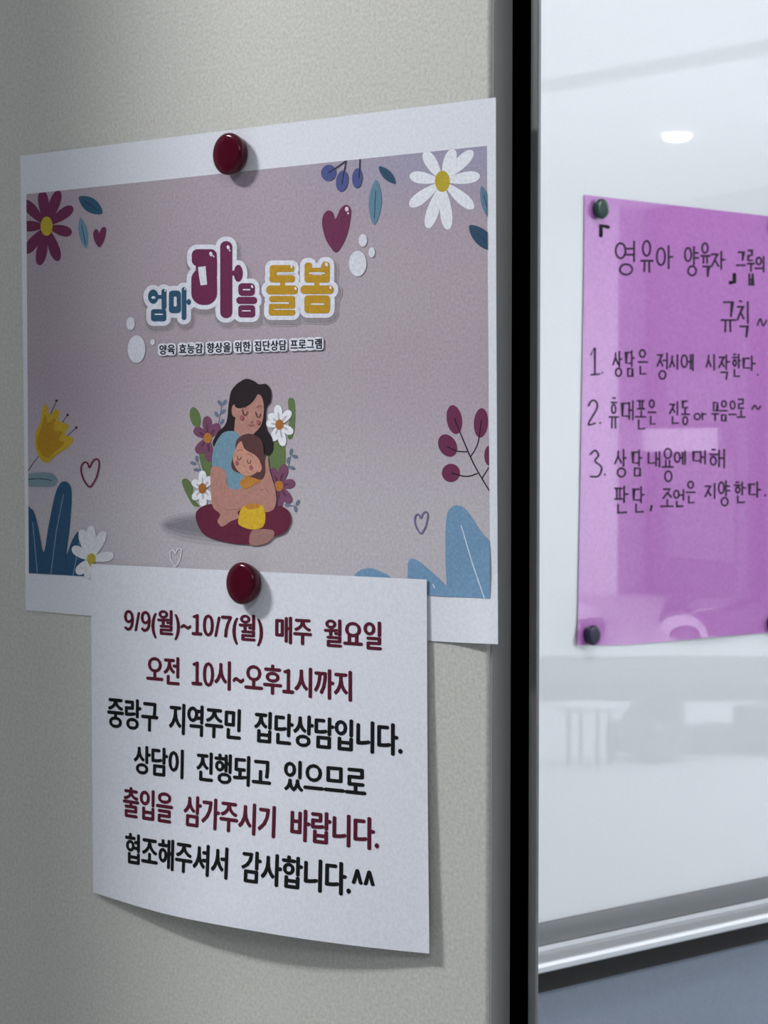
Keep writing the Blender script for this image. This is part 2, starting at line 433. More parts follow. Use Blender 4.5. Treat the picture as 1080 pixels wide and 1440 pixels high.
b.box(WX - 0.022, WX + 0.004, y0w - .02, y0w, zb, zb + 1.2, 0.001); b.box(WX - 0.022, WX + 0.004, y1w, y1w + .02, zb, zb + 1.2, 0.001)
b.obj('frame', M_alu, wbt, True)
# pen tray: extruded profile (distance from board, height)
prof = [(-0.02, 0), (0.006, 0), (0.009, -0.0035), (0.013, -0.0055), (0.036, -0.0075), (0.040, -0.004), (0.0425, -0.0045), (0.0435, -0.0075), (0.041, -0.0125), (0.030, -0.0165), (-0.02, -0.0175)]
V = []; Fc = []; n = len(prof)
for yy in (y0w - .02, y1w + .02):
    for (dx, dz) in prof: V.append((WX + dx, yy, zb - fh + dz))
for i in range(n): Fc.append((i, (i + 1) % n, n + (i + 1) % n, n + i))
Fc.append(tuple(range(n))[::-1]); Fc.append(tuple(range(n, 2 * n)))
o = obj('pen_tray', V, Fc, M_alu2, wbt); o['label'] = 'bright silver pen tray lip'

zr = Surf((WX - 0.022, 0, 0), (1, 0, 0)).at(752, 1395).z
b = MB(); b.box(WX - 0.026, WX - 0.016, y0w, y1w, zr, zb - fh - 0.017); b.obj('tray_shadow_strip', mat('tray_shadow_grey', (0.038, 0.038, 0.038, 1), 0.7, 0, 0.1), wbt)  # dark strip standing in for the tray's shadow on the wall

# pink sheet
def pk_lift(y, z): 
    zbm = WB.at(900, 900).z
    return 0.0012 + 0.0035 * math.exp(-((z - zbm) / 0.014) ** 2) * (0.5 + 0.5 * math.sin((y - 1.2) * 26)) ** 2
PK = Surf((WX, 0, 0), (1, 0, 0), pk_lift)
pk = thing('handwritten_sheet', 'pink handwritten sheet of three rules held on the whiteboard by four magnets', 'sign', PK.at(955, 900))
sheet('card', PK, [(822, 274), (1098, 306)], [(1098, 306), (1092, 889)], [(812, 907), (860, 907), (905, 905), (960, 900), (1010, 895), (1092, 889)],
      [(822, 274), (821, 400), (817, 640), (812, 907)], M_pink, pk, 30, 40)
hw = (38, 20, 48, 0.9)
A = Art(PK, lambda p: (740 + p[0] / 3.1765, 240 + p[1] / 3.1765))
J = 2.0; WS = 8.0
for ch, *bx in [('영', 400, 318, 505, 465), ('유', 513, 315, 575, 450), ('아', 583, 338, 670, 438), ('양', 710, 340, 778, 470), ('육', 780, 325, 828, 470),
                ('자', 828, 362, 900, 440), ('그', 942, 360, 985, 436), ('룹', 988, 355, 1022, 512), ('의', 1024, 385, 1076, 450), ('규', 870, 580, 945, 718), ('칙', 945, 585, 1010, 742)]:
    write(A, ch, *bx, WS + 1, hw, J); A.build('handwriting', pk)
A.stroke([(1033, 690), (1046, 662), (1058, 692), (1074, 668)], WS, hw, True); A.build('handwriting', pk)
A.stroke([(290, 822), (307, 790), (307, 911)], WS, hw); A.stroke([(290, 912), (328, 908)], WS, hw); A.build('handwriting', pk); A.ell(340, 903, 4, 5, hw); A.build('handwriting', pk)
for ch, *bx in [('상', 388, 808, 437, 920), ('담', 447, 805, 490, 920), ('은', 500, 800, 546, 910), ('정', 585, 815, 640, 930), ('시', 643, 825, 690, 888), ('에', 695, 820, 757, 890),
                ('시', 805, 820, 852, 888), ('작', 862, 825, 917, 930), ('한', 922, 820, 966, 920), ('다', 970, 830, 1035, 892)]:
    write(A, ch, *bx, WS, hw, J); A.build('handwriting', pk)
A.ell(1034, 912, 4, 5, hw); A.build('handwriting', pk)
A.stroke([(278, 1050), (292, 1028), (312, 1032), (316, 1062), (278, 1132), (308, 1128)], WS, hw, True); A.build('handwriting', pk); A.ell(330, 1127, 4, 5, hw)
A.build('handwriting', pk)
mk = (16, 14, 18, 0.8)
A.stroke([(334, 290), (334, 246), (366, 252)], 17, mk); A.build('marker_correction', pk)
A.stroke([(930, 464), (930, 498), (912, 500)], 17, mk)
A.build('marker_correction', pk)
A = Art(PK, lambda p: (780 + p[0] / 3.6, 560 + p[1] / 3.6)); WS = 9.0
for ch, *bx in [('휴', 278, 2, 330, 150), ('대', 340, 15, 408, 108), ('폰', 412, 12, 470, 158), ('은', 475, 8, 518, 134), ('진', 583, 20, 640, 128), ('동', 642, 12, 686, 135),
                ('무', 796, 20, 835, 110), ('음', 838, 15, 880, 115), ('으', 884, 15, 926, 95), ('로', 925, 5, 970, 100), ('상', 305, 262, 380, 398), ('담', 394, 264, 452, 394),
                ('내', 475, 270, 545, 345), ('용', 545, 255, 610, 420), ('에', 605, 270, 670, 335), ('대', 703, 265, 775, 330), ('해', 785, 258, 875, 350),
                ('판', 305, 447, 388, 580), ('단', 398, 450, 468, 580), ('조', 540, 455, 610, 552), ('언', 605, 465, 665, 548), ('은', 668, 420, 720, 532),
                ('지', 762, 433, 830, 508), ('양', 832, 420, 895, 545), ('한', 912, 425, 978, 530), ('다', 985, 425, 1055, 500)]:
    write(A, ch, *bx, WS, hw, J); A.build('handwriting', pk)
A.stroke([(1000, 55), (1014, 36), (1028, 56), (1042, 40)], WS, hw, True); A.build('handwriting', pk)
A.stroke(circ(722, 93, 15, 15, 14), WS - 1, hw); A.build('handwriting', pk); A.stroke([(746, 75), (748, 108)], WS - 1, hw); A.stroke([(748, 88), (758, 78), (766, 80)], WS - 1, hw)
A.build('handwriting', pk); A.stroke([(180, 285), (205, 264), (222, 290), (205, 318), (238, 350), (222, 394), (182, 396)], WS, hw, True); A.build('handwriting', pk); A.ell(255, 387, 5, 6, hw); A.build('handwriting', pk)
A.stroke([(492, 545), (486, 568)], 11, hw); A.build('handwriting', pk); A.ell(1066, 492, 5, 6, hw)
A.build('handwriting', pk)
def magnet(name, label, group, surf, px, py, r, h, material, base=0.0):
    """round button magnet: straight flared side, rounded rim, slightly domed face"""
    p = surf.at(px, py, base)
    t = bpy.data.objects.new
    pr = [(r * .86, 0), (r * .90, h * .12), (r * .97, h * .42), (r, h * .62), (r * .985, h * .76), (r * .93, h * .88), (r * .83, h * .955), (r * .6, h * .99), (r * .3, h * 1.0), (r * .02, h * 1.0)]
    b = MB(); b.lathe([(a, c) for a, c in pr], p, surf.n, 48)
    v = [q - p for q in b.v]
    o = obj(name, v, b.f, material, None, True); o.location = p
    return tag(o, label, 'magnet', group)
magnet('button_magnet', 'dark green round magnet at the top left corner of the pink sheet', None, PK, 841, 294, .0092, .007, M_green)
magnet('button_magnet', 'dark green round magnet cut off at the top right of the pink sheet', None, PK, 1089, 318, .0098, .007, M_green)
magnet('button_magnet', 'navy blue round magnet at the bottom left corner of the pink sheet', None, PK, 828, 893, .0092, .008, M_navy)
magnet('button_magnet', 'navy blue round magnet at the bottom right of the pink sheet', None, PK, 1085, 876, .0092, .008, M_navy)

# ------------------------------------------------------------------ poster on the door
q1 = DOOR.at(700, 906)
def po_lift(x, z):
    return 0.0006 + 0.0045 * max(0, 1 - ((x - q1.x) ** 2 + (z - q1.z) ** 2) ** .5 / 0.036) ** 2
PO = Surf((0, 0, 0), (0, -1, 0), po_lift)
po = thing('poster', 'white-bordered mauve poster with flowers and mother hugging child, pinned on the door', 'poster', PO.at(368, 880))
sheet('sheet', PO, [(28.5, 219), (697, 137)], [(697, 137), (697.5, 400), (700, 906)], [(36, 858), (200, 872), (430, 889), (600, 901), (700, 906)],
      [(28.5, 219), (33, 540), (36, 858)], M_paper, po, 40, 40)
P_TL, P_TR, P_BR, P_BL = (37, 273), (684.5, 205), (689, 842), (40.5, 806)
M_bg = mat('mauve_print', srgb(172, 156, 166, KI), 0.75, 0, 0.2)
nt = M_bg.node_tree; bs = nt.nodes['Principled BSDF']
tc = nt.nodes.new('ShaderNodeTexCoord'); nz = nt.nodes.new('ShaderNodeTexNoise'); nz.inputs['Scale'].default_value = 9; nz.inputs['Detail'].default_value = 1
nt.links.new(tc.outputs['Object'], nz.inputs['Vector'])
cr = nt.nodes.new('ShaderNodeValToRGB'); cr.color_ramp.elements[0].position = .38; cr.color_ramp.elements[1].position = .62
cr.color_ramp.elements[0].color = srgb(162, 148, 159, KI); cr.color_ramp.elements[1].color = srgb(164, 155, 162, KI)
nt.links.new(nz.outputs['Fac'], cr.inputs[0])
sx = nt.nodes.new('ShaderNodeSeparateXYZ'); nt.links.new(tc.outputs['Generated'], sx.inputs[0])
def mrange(sock, a, b_, c=0.0, d=1.0):
    r = nt.nodes.new('ShaderNodeMapRange'); r.interpolation_type = 'SMOOTHSTEP'
    for k, v in zip(('From Min', 'From Max', 'To Min', 'To Max'), (a, b_, c, d)): r.inputs[k].default_value = v
    nt.links.new(sock, r.inputs['Value']); return r.outputs['Result']
def mul(a, b_):
    r = nt.nodes.new('ShaderNodeMath'); r.operation = 'MULTIPLY'; nt.links.new(a, r.inputs[0]); nt.links.new(b_, r.inputs[1]); return r.outputs[0]
def mixc(fac, a, col):
    r = nt.nodes.new('ShaderNodeMix'); r.data_type = 'RGBA'; nt.links.new(fac, r.inputs[0]); nt.links.new(a, r.inputs[6]); r.inputs[7].default_value = col; return r.outputs[2]
c1 = mixc(mul(mrange(sx.outputs['X'], .45, 1.0), mrange(sx.outputs['Z'], .80, 1.0)), cr.outputs[0], srgb(146, 143, 166, KI))
c1 = mixc(mul(mrange(sx.outputs['X'], .15, 0.0), mrange(sx.outputs['Z'], .55, .25)), c1, srgb(160, 154, 172, KI))
c1 = mixc(mrange(sx.outputs['Z'], .55, .10, 0, 1.0), c1, srgb(178, 173, 179, KI))
nt.links.new(c1, bs.inputs['Base Color']); grain(M_bg, 780, 0.11)
lift1 = Surf((0, 0, 0), (0, -1, 0), lambda x, z: po_lift(x, z) + LAYER)
o = sheet('printed_background', lift1, [P_TL, P_TR], [P_TR, P_BR], [P_BL, P_BR], [P_TL, P_BL], M_bg, po, 40, 40, 0.00002)
o['label'] = 'mauve printed ground of the poster'
CLIP = [P_TL, P_TR, P_BR, P_BL]
wht = (214, 216, 226); ylw = (178, 156, 34); pur = (108, 40, 78); dbl = (42, 82, 112); lbl = (92, 132, 156)
A = Art(PO, None, CLIP)
def flower(A, cx, cy, tips, wd, col, ctr, crx, cry, name, br=0.25, ccol=None):
    for tx, ty in tips: A.petal(cx + (tx - cx) * .08, cy + (ty - cy) * .08, tx, ty, wd, col)
    A.up(.5); A.ell(cx, cy, crx, cry, ctr); 
    if ccol: A.ell(cx, cy, crx * .55, cry * .55, ccol)
    parts = A.build('petals', po)
    for p in parts[:1]: p.name = name
    for p in parts[1:]:
        p.parent = parts[0]; p.name = 'flower_centre'
flower(A, 622, 255, [(597, 213), (638, 210), (665, 212), (675, 247), (666, 293), (630, 323), (601, 321), (576, 290), (576, 247)], 19, (218, 221, 230), ylw, 10.5, 15, 'printed_daisy')
flower(A, 65.5, 318, [(59, 268), (83, 268), (102.5, 291), (101, 328), (82, 367), (55, 373), (35, 356), (30, 318), (33, 282)], 17, pur, ylw, 8.5, 13.5, 'printed_purple_flower')
def leaf(A, x0, y0, x1, y1, wd, col, vein=(30, 60, 84)):
    A.petal(x0, y0, x1, y1, wd, col, 0.35); A.up(.3)
    A.stroke([(x0 + (x1 - x0) * .25, y0 + (y1 - y0) * .25), (x0 + (x1 - x0) * .85, y0 + (y1 - y0) * .85)], 1.1, vein)
    p = A.build('printed_leaf', po)
    for q in p[1:]: q.parent = p[0]; q.name = 'leaf_vein'
leaf(A, 111, 277, 144, 300, 20, dbl); leaf(A, 113, 306, 121, 349, 12.5, lbl)
leaf(A, 533, 234, 556, 258, 13, (40, 76, 104)); leaf(A, 529, 253, 526, 316, 18, (86, 126, 150))
leaf(A, 677, 262, 690, 310, 13, (80, 116, 142)); leaf(A, 660, 317, 696, 352, 22, (40, 72, 100))
def heart_pts(x0, y0, x1, y1):
    P = [(.46, .30), (.36, .16), (.20, .12), (.04, .22), (.0, .42), (.12, .72), (.34, .94), (.46, 1.0), (.60, .94), (.84, .66), (.98, .28), (.98, .08), (.84, .0), (.64, .08)]
    return [(x0 + (x1 - x0) * a, y0 + (y1 - y0) * b_) for a, b_ in P]
A.poly(heart_pts(453, 288, 493.5, 354.5), pur); A.up(.4); A.ell(487.6, 294, 2.6, 3.4, (215, 200, 212)); A.ell(489.5, 300, 1.2, 1.6, (215, 200, 212))
A.build('printed_heart', po); A.poly(heart_pts(131, 319, 149, 347.5), pur); A.build('printed_heart', po)
A.stroke(heart_pts(114, 645.5, 139.6, 684.5), 2.3, (112, 40, 66), True, True)
A.build('printed_heart_outline', po); A.stroke(heart_pts(583, 719.5, 601.5, 750), 1.9, (112, 96, 152), True, True)
A.build('printed_heart_outline', po); A.stroke(heart_pts(239, 771, 255, 796), 1.6, (215, 212, 220), True, True)
A.build('printed_heart_outline', po)
for cx, cy, rx, ry, rt in ((462, 243, 10.5, 11.5, .3), (481, 254.5, 8.5, 15, .15), (502.3, 250.5, 7.2, 14, .05)): A.ell(cx, cy, rx, ry, (70, 80, 138), rt)
A.up(.4)
for a_, b_ in (((462, 243), (487, 226)), ((481, 258), (486.5, 226)), ((505, 250), (506, 224))): A.stroke([a_, b_], 1.5, (44, 34, 60))
A.build('printed_berries', po)
for cx, cy, rx, ry in ((510.3, 338, 6, 9), (522.7, 355, 4.6, 7.2), (503, 370.6, 12.4, 18), (183.6, 455, 6, 9.2), (192, 491, 12.4, 19.5), (214.6, 481, 3.3, 4.4)):
    A.ell(cx, cy, rx, ry, (206, 208, 220)); A.build('printed_bubble', po)

# title lettering, traced in its own units
def title_shapes(A, g, blue, purple, gold):
    e = lambda x, y, rx, ry, c: A.ell(x, y, rx + g, ry + g, c)
    r = lambda x0, y0, x1, y1, rr, c: A.rrect(x0, y0, x1, y1, rr, c, g)
    # first word, small blue
    e(176, 372, 23, 32, blue); r(192, 364, 232, 382, 6, blue); r(213, 338, 235, 430, 10, blue); r(166, 428, 234, 482, 12, blue)
    r(246, 345, 300, 446, 16, blue); r(303, 330, 324, 476, 10, blue); e(335, 396, 10, 13, blue); r(315, 390, 332, 402, 4, blue)
    # second word, purple
    r(348, 160, 460, 236, 26, purple); r(346, 244, 461, 409, 52, purple); r(380, 190, 461, 300, 20, purple); r(366, 222, 400, 262, 4, purple); r(475, 124, 529, 468, 26, purple); e(556, 268, 20, 38, purple); r(520, 256, 550, 278, 6, purple)
    r(556, 312, 630, 369, 18, purple); r(547, 373, 640, 405, 15, purple); r(556, 410, 631, 465, 14, purple)
    # third word, gold
    r(697, 231, 806, 262, 12, gold); r(697, 231, 728, 308, 12, gold); r(695, 276, 808, 308, 12, gold); r(742, 300, 764, 330, 3, gold); r(681, 322, 822, 362, 17, gold)
    r(695, 369, 809, 396, 10, gold); r(782, 369, 809, 424, 10, gold); r(692, 404, 809, 426, 9, gold); r(692, 404, 716, 455, 9, gold); r(692, 430, 810, 456, 11, gold)
    r(852, 220, 886, 308, 13, gold); r(930, 216, 964, 308, 13, gold); r(852, 244, 964, 262, 4, gold); r(852, 276, 964, 309, 13, gold); r(896, 300, 918, 330, 3, gold); r(834, 322, 982, 360, 17, gold)
    r(851, 366, 966, 446, 17, gold)
T = Art(PO, lambda p: (160 + p[0] / 3.1765, 300 + p[1] / 3.1765))
T.lv = 3
Tx = T.xf; T.xf = lambda p: (Tx(p)[0] + 1.0, Tx(p)[1] + 4.0)
title_shapes(T, 36, (160, 149, 157), (160, 149, 157), (160, 149, 157)); T.up(); title_shapes(T, 28, (139, 130, 138), (139, 130, 138), (139, 130, 138))
T.build('printed_drop_shadow', po)
T.xf = Tx; T.up()
w3 = (212, 214, 226)
title_shapes(T, 21, w3, w3, w3); o = T.build('title_outline', po)[0]; T.up()
title_shapes(T, 0, (38, 82, 112), (106, 34, 76), (182, 136, 20)); T.up()
S = T
S.ell(177, 376, 9, 6, w3); S.rrect(182, 448, 220, 454, 3, w3); S.rrect(268, 372, 281, 416, 4, w3)
S.poly([(376, 240), (410, 236), (417, 318), (388, 322), (382, 290)], w3, False)
S.rrect(576, 338, 610, 344, 3, w3); S.rrect(572, 433, 612, 438, 3, w3)
S.rrect(736, 265, 808, 270, 2, w3); S.rrect(708, 399, 780, 404, 2, w3); S.rrect(716, 427, 806, 431, 2, w3)
S.rrect(888, 222, 928, 243, 6, w3); S.rrect(872, 264, 942, 271, 3, w3); S.rrect(880, 402, 940, 409, 3, w3)
for x, y, a_ in ((434, 182, 9), (446, 192, 4), (511, 152, 8), (518, 166, 4), (229, 346, 4), (318, 338, 4), (618, 327, 6), (794, 238, 6), (812, 336, 6), (950, 228, 8), (968, 332, 6)): S.ell(x, y, a_ * .8, a_ * 1.2, w3, -.3)
for o in T.build('title_lettering', po): pass
# subtitle: white halo, then dark strokes
sub = '양육 효능감 향상을 위한 집단상담 프로그램'
X0, X1 = 202, 930
def sub_line(wd, col, glyphs):
    n_ = sum(1.0 if c != ' ' else .40 for c in sub); step = (X1 - X0 + 4) / n_; x = X0
    for c in sub:
        if c == ' ': x += step * .40; continue
        f = (x - X0) / (X1 - X0); yb = 632 - 27 * f; h = 46 + 3 * f
        if glyphs:
            gv, gf, g0, g1 = glyph(c); mb = T.sets.setdefault(col, MB())
            for k, (dx, dy) in enumerate(((-1.6, 0), (1.6, 0), (0, 1), (0, -1))):
                vs = [T.surf.at(*T.xf((x + a_ * step * 1.04 + dx, yb - 5 - (b_ * h * 1.04) + dy)), (T.lv + .2 * k) * LAYER) for a_, b_ in gv]
                mb.add(vs, [q if (vs[q[1]] - vs[q[0]]).cross(vs[q[2]] - vs[q[0]]).y < 0 else q[::-1] for q in gf])
        else: T.rrect(x + 2, yb - h + 2, x + step - 4, yb - 2, 8, col, 7)
        x += step
sub_line(20, w3, False); T.build('subtitle_halo', po); T.up(); sub_line(6.6, (46, 44, 58), True); T.build('subtitle_lettering', po)

# mother and child illustration
I = Art(PO, lambda p: (200 + p[0] / 4.154, 510 + p[1] / 4.154))
for k, c in enumerate(((168, 160, 168), (152, 146, 154), (136, 131, 140), (126, 122, 130))):
    s_ = 1 - k * .17; I.poly([(100 + 90 * (1 - s_), 950), (140 + 60 * (1 - s_), 905 + 12 * k), (300, 870 + 16 * k), (560, 900 + 20 * k), (600, 1060 - 14 * k), (440, 1070 - 20 * k), (250, 1045 - 22 * k), (140 + 60 * (1 - s_), 1000 - 12 * k)], c)
I.build('illustration_shadow', po); I.up()
gr = (92, 114, 66); spr = (96, 112, 134)
I.ell(310, 320, 30, 62, gr, -.25); I.poly([(852, 225), (868, 206), (888, 220), (894, 300), (888, 400), (870, 446), (848, 430), (858, 330)], gr)
I.poly([(735, 480), (790, 450), (832, 480), (830, 610), (760, 620), (735, 560)], gr); I.poly([(335, 500), (400, 540), (415, 600), (400, 660), (360, 640), (335, 560)], gr)
I.poly([(232, 690), (260, 678), (295, 720), (300, 790), (335, 838), (300, 836), (270, 790), (245, 740)], gr)
I.build('illustration_foliage', po)
for (x, y, r_) in ((453, 235, .6), (480, 233, -.6), (434, 302, .5), (472, 286, -.8), (466, 345, -.6), (298, 588, 1.3), (320, 562, .1), (318, 626, 1.5), (870, 520, -.2), (893, 548, 1.3), (853, 570, -.2), (876, 615, 1.3), (908, 818, -.5), (896, 855, .2), (850, 832, 1.4)):
    I.ell(x, y, 10, 19, spr, -r_); I.build('sprig_leaf', po)
for pts in ([(465, 250), (440, 380)], [(325, 580), (345, 640)], [(868, 540), (850, 620)], [(890, 835), (840, 840)]): I.stroke(pts, 4, spr); I.build('sprig_stem', po)
I.up()
fl = (118, 66, 98)
def iflower(cx, cy, tips, wd, col, ctr, nm):
    for tx, ty in tips: I.petal(cx, cy, tx, ty, wd, col)
    I.up(.3)
    for tx, ty in tips: I.petal(cx, cy, cx + (tx - cx) * .62, cy + (ty - cy) * .62, wd * .25, tuple(int(v * .78) for v in col))
    I.up(.3); I.ell(cx, cy, 24, 31, ctr)
    p = I.build('illustration_flower', po)
    for q in p[1:]: q.parent = p[0]; q.name = 'flower_centre'
iflower(382, 440, [(378, 312), (448, 358), (303, 385), (318, 528), (395, 578)], 62, fl, (176, 110, 40), '')
iflower(800, 720, [(755, 615), (835, 594), (892, 700), (866, 820), (795, 850)], 62, fl, (176, 110, 40), '')
iflower(802, 362, [(790, 246), (866, 280), (880, 412), (824, 488), (762, 458), (724, 352), (740, 300)], 54, (222, 224, 232), (164, 96, 34), '')
iflower(352, 735, [(352, 630), (408, 668), (292, 690), (296, 800), (356, 842), (408, 800)], 52, (222, 224, 232), (164, 96, 34), '')
I.up()
hair = (36, 26, 32); skin = (174, 122, 110); shirt = (104, 142, 164)
I.poly([(570, 112), (610, 94), (655, 108), (682, 126), (726, 126), (752, 170), (748, 230), (724, 268), (724, 380), (758, 440), (762, 505), (735, 540), (700, 520), (650, 440), (540, 420), (450, 495), (420, 492), (412, 462), (440, 410), (490, 350), (505, 240), (518, 170), (545, 132)], hair)
I.up(); I.poly([(548, 300), (560, 240), (640, 210), (678, 184), (704, 215), (710, 290), (694, 365), (655, 412), (625, 440), (560, 440), (538, 400)], skin)
I.ell(542, 280, 20, 38, skin); I.up(.5); I.poly([(560, 120), (640, 110), (686, 150), (668, 195), (640, 235), (600, 260), (552, 264), (540, 230)], hair); I.up(.4)
I.build('illustration_mother', po); I.up()
I.poly([(470, 412), (540, 402), (566, 440), (560, 560), (610, 690), (575, 740), (508, 735), (480, 650), (412, 612), (418, 500)], shirt); I.build('illustration_shirt', po); I.up(.5)
I.poly([(312, 905), (335, 850), (410, 825), (460, 860), (600, 870), (740, 860), (800, 838), (850, 862), (868, 920), (835, 990), (762, 1020), (690, 1045), (620, 1062), (480, 1046), (360, 1002)], (100, 30, 56)); I.build('illustration_trousers', po); I.up(.5)
I.poly([(638, 985), (700, 972), (762, 980), (768, 1012), (722, 1056), (632, 1064)], (156, 110, 104))
I.poly([(728, 545), (742, 620), (775, 735), (782, 820), (752, 866), (690, 855), (640, 700), (700, 640)], skin)
I.poly([(402, 622), (440, 606), (488, 640), (496, 715), (540, 742), (640, 715), (740, 700), (752, 800), (640, 845), (560, 868), (565, 905), (520, 925), (466, 957), (440, 925), (455, 885), (412, 840), (400, 740)], skin)
I.up(.5); I.stroke([(490, 862), (560, 856), (600, 846)], 3, (140, 88, 82)); I.stroke([(690, 745), (722, 738), (742, 760)], 3, (140, 88, 82)); I.build('illustration_arms', po); I.up(.5)
I.poly([(582, 848), (640, 828), (704, 838), (720, 910), (700, 962), (640, 974), (585, 958), (560, 930)], (206, 164, 26)); I.poly([(600, 838), (640, 824), (682, 826), (680, 848), (620, 856)], (190, 122, 34)); I.build('illustration_baby_trousers', po)
I.up(.5); I.poly([(568, 705), (600, 668), (650, 660), (690, 690), (655, 712), (600, 738)], (184, 118, 42)); I.build('illustration_baby_shirt', po)
I.up(.5); I.poly([(552, 452), (600, 418), (650, 420), (700, 460), (712, 540), (718, 640), (695, 682), (650, 672), (600, 655), (535, 630), (520, 590), (540, 520)], (86, 52, 54))
I.up(.5); I.poly([(578, 460), (600, 505), (665, 545), (690, 590), (668, 640), (625, 662), (585, 655), (545, 612), (530, 560), (548, 495)], (190, 134, 114)); I.ell(680, 612, 18, 28, (190, 134, 114)); I.build('illustration_baby', po)
I.up(.5)
dk = (70, 38, 42)
for pts in ([(584, 272), (590, 300), (606, 304), (614, 286)], [(662, 288), (670, 314), (684, 316), (690, 298)], [(556, 548), (560, 566), (572, 566), (578, 552)], [(612, 568), (618, 586), (630, 586), (634, 572)]): I.stroke(pts, 4.5, dk, True)
for pts in ([(590, 262), (610, 262)], [(668, 262), (684, 250), (696, 260)], [(556, 518), (572, 508), (586, 516)], [(612, 536), (632, 534), (646, 552)], [(632, 352), (642, 340)], [(590, 606), (598, 600)], [(620, 362), (640, 366), (652, 358)]): I.stroke(pts, 3.2, (128, 76, 74), len(pts) > 2)
for x, y in ((580, 322), (676, 348), (554, 588), (636, 614)): I.ell(x, y, 11, 15, (158, 86, 90))
I.build('illustration_faces', po)

# bottom left tulip and leaves
B = Art(PO, lambda p: (20 + p[0] / 4.236, 540 + p[1] / 4.236), CLIP)
B.stroke([(150, 425), (110, 475), (76, 530)], 5, (48, 34, 58)); 
for a_, b_ in (((212, 190), (252, 100)), ((260, 268), (318, 184)), ((300, 325), (370, 260))):
    B.stroke([a_, b_], 4.5, (62, 46, 76)); B.ell(b_[0], b_[1], 8, 8, (62, 46, 76))
B.build('printed_stamens', po); B.up()
B.poly([(183, 118), (203, 150), (208, 185), (248, 152), (270, 170), (262, 215), (305, 235), (325, 255), (300, 300), (345, 320), (348, 345), (310, 385), (250, 425), (198, 470), (150, 440), (124, 360), (130, 280), (158, 220), (166, 150)], (190, 154, 34)); B.up(.5)
B.poly([(185, 180), (200, 230), (245, 205), (235, 275), (285, 285), (265, 330), (300, 350), (240, 405), (195, 440), (155, 410), (136, 340), (160, 260)], (176, 128, 20)); B.build('printed_tulip', po)
B.up(); B.poly([(70, 545), (140, 528), (220, 532), (258, 572), (235, 608), (150, 612), (70, 602)], (112, 140, 152)); B.up(.4); B.stroke([(84, 568), (150, 564), (222, 574)], 4.5, (34, 46, 62), True); B.build('printed_leaf', po)
B.up(); db = (40, 80, 116)
B.poly([(76, 1150), (76, 760), (100, 744), (122, 775), (150, 890), (176, 1000), (205, 840), (240, 670), (268, 600), (300, 580), (332, 604), (342, 680), (330, 850), (312, 1012), (345, 930), (385, 880), (412, 960), (440, 1160)], db)
B.up(.4); B.stroke([(110, 825), (140, 1150)], 5, (110, 140, 166)); B.stroke([(293, 660), (250, 880), (216, 1150)], 5, (110, 140, 166)); B.stroke([(388, 945), (346, 1160)], 5, (110, 140, 166)); B.build('printed_blue_leaves', po)
B.up(); B.clip = None
for tx, ty in ((398, 866), (458, 842), (540, 876), (594, 1020), (346, 972), (372, 1130), (440, 1160)): B.petal(452, 1046, tx, ty, 66, (208, 210, 216))
B.up(.4); B.ell(459, 1042, 27, 33, (178, 156, 50)); B.poly([(440, 1060), (470, 1060), (458, 1090)], (178, 156, 50)); B.build('printed_daisy', po)

# bottom right branch and pale leaves
B = Art(PO, lambda p: (480 + p[0] / 3.693, 540 + p[1] / 3.693), CLIP)
for x, y, rx, ry, rt in ((587, 185, 40, 76, -.16), (725, 202, 37, 77, .07), (552, 320, 46, 62, -.5), (569, 462, 47, 48, 0), (772, 372, 30, 54, 0)): B.ell(x, y, rx, ry, pur, rt)
B.up(.4); bk = (34, 24, 38)
B.stroke([(588, 180), (620, 260), (690, 420), (775, 565)], 6.5, bk, True); B.stroke([(672, 376), (708, 310), (727, 190)], 5.5, bk, True); B.stroke([(652, 352), (600, 348), (550, 326)], 6, bk, True)
B.stroke([(706, 465), (650, 480), (574, 463)], 6, bk, True); B.stroke([(732, 487), (765, 435)], 5.5, bk); B.build('printed_branch', po)
B.up(); sb = (104, 144, 180)
B.poly([(538, 1150), (548, 1075), (540, 900), (545, 700), (572, 640), (612, 632), (655, 662), (720, 760), (800, 880), (800, 1150)], sb)
B.poly([(345, 1150), (345, 1000), (348, 922), (378, 908), (440, 950), (560, 1062), (620, 1150)], sb); B.poly([(60, 1010), (95, 968), (150, 957), (200, 972), (260, 1010), (260, 1080), (60, 1080)], sb)
B.up(.4); B.stroke([(622, 735), (680, 930), (745, 1120)], 6, (190, 206, 220)); B.stroke([(475, 1040), (510, 1106)], 6, (190, 206, 220)); B.build('printed_pale_leaves', po)

# ------------------------------------------------------------------ printed notice
n0 = DOOR.at(128, 793); n1 = DOOR.at(600, 815); n2 = DOOR.at(603, 1340); n3 = DOOR.at(131, 1255)
def no_lift(x, z):
    u = max(0, min(1, (x - n0.x) / (n1.x - n0.x))); v = max(0, min(1, (n0.z - z) / (n0.z - n2.z)))
    return 0.0016 + 0.0080 * v * v * math.sin(math.pi * min(1, u * 0.93 + .03)) ** 1.2 + 0.0018 * u * v
NO = Surf((0, 0, 0), (0, -1, 0), no_lift)
no = thing('printed_notice', 'small white notice of six Korean text lines overlapping the bottom of the mauve poster', 'notice', NO.at(366, 1300))
sheet('sheet', NO, [(128, 793), (600, 815)], [(600, 815), (601, 1080), (603.5, 1341)], [(131, 1255), (240, 1287), (380, 1313), (500, 1330), (603.5, 1341)],
      [(128, 793), (129, 1000), (131, 1255)], M_paper, no, 40, 40)
mar = (88, 16, 42); blk = (14, 14, 20, 1.0)
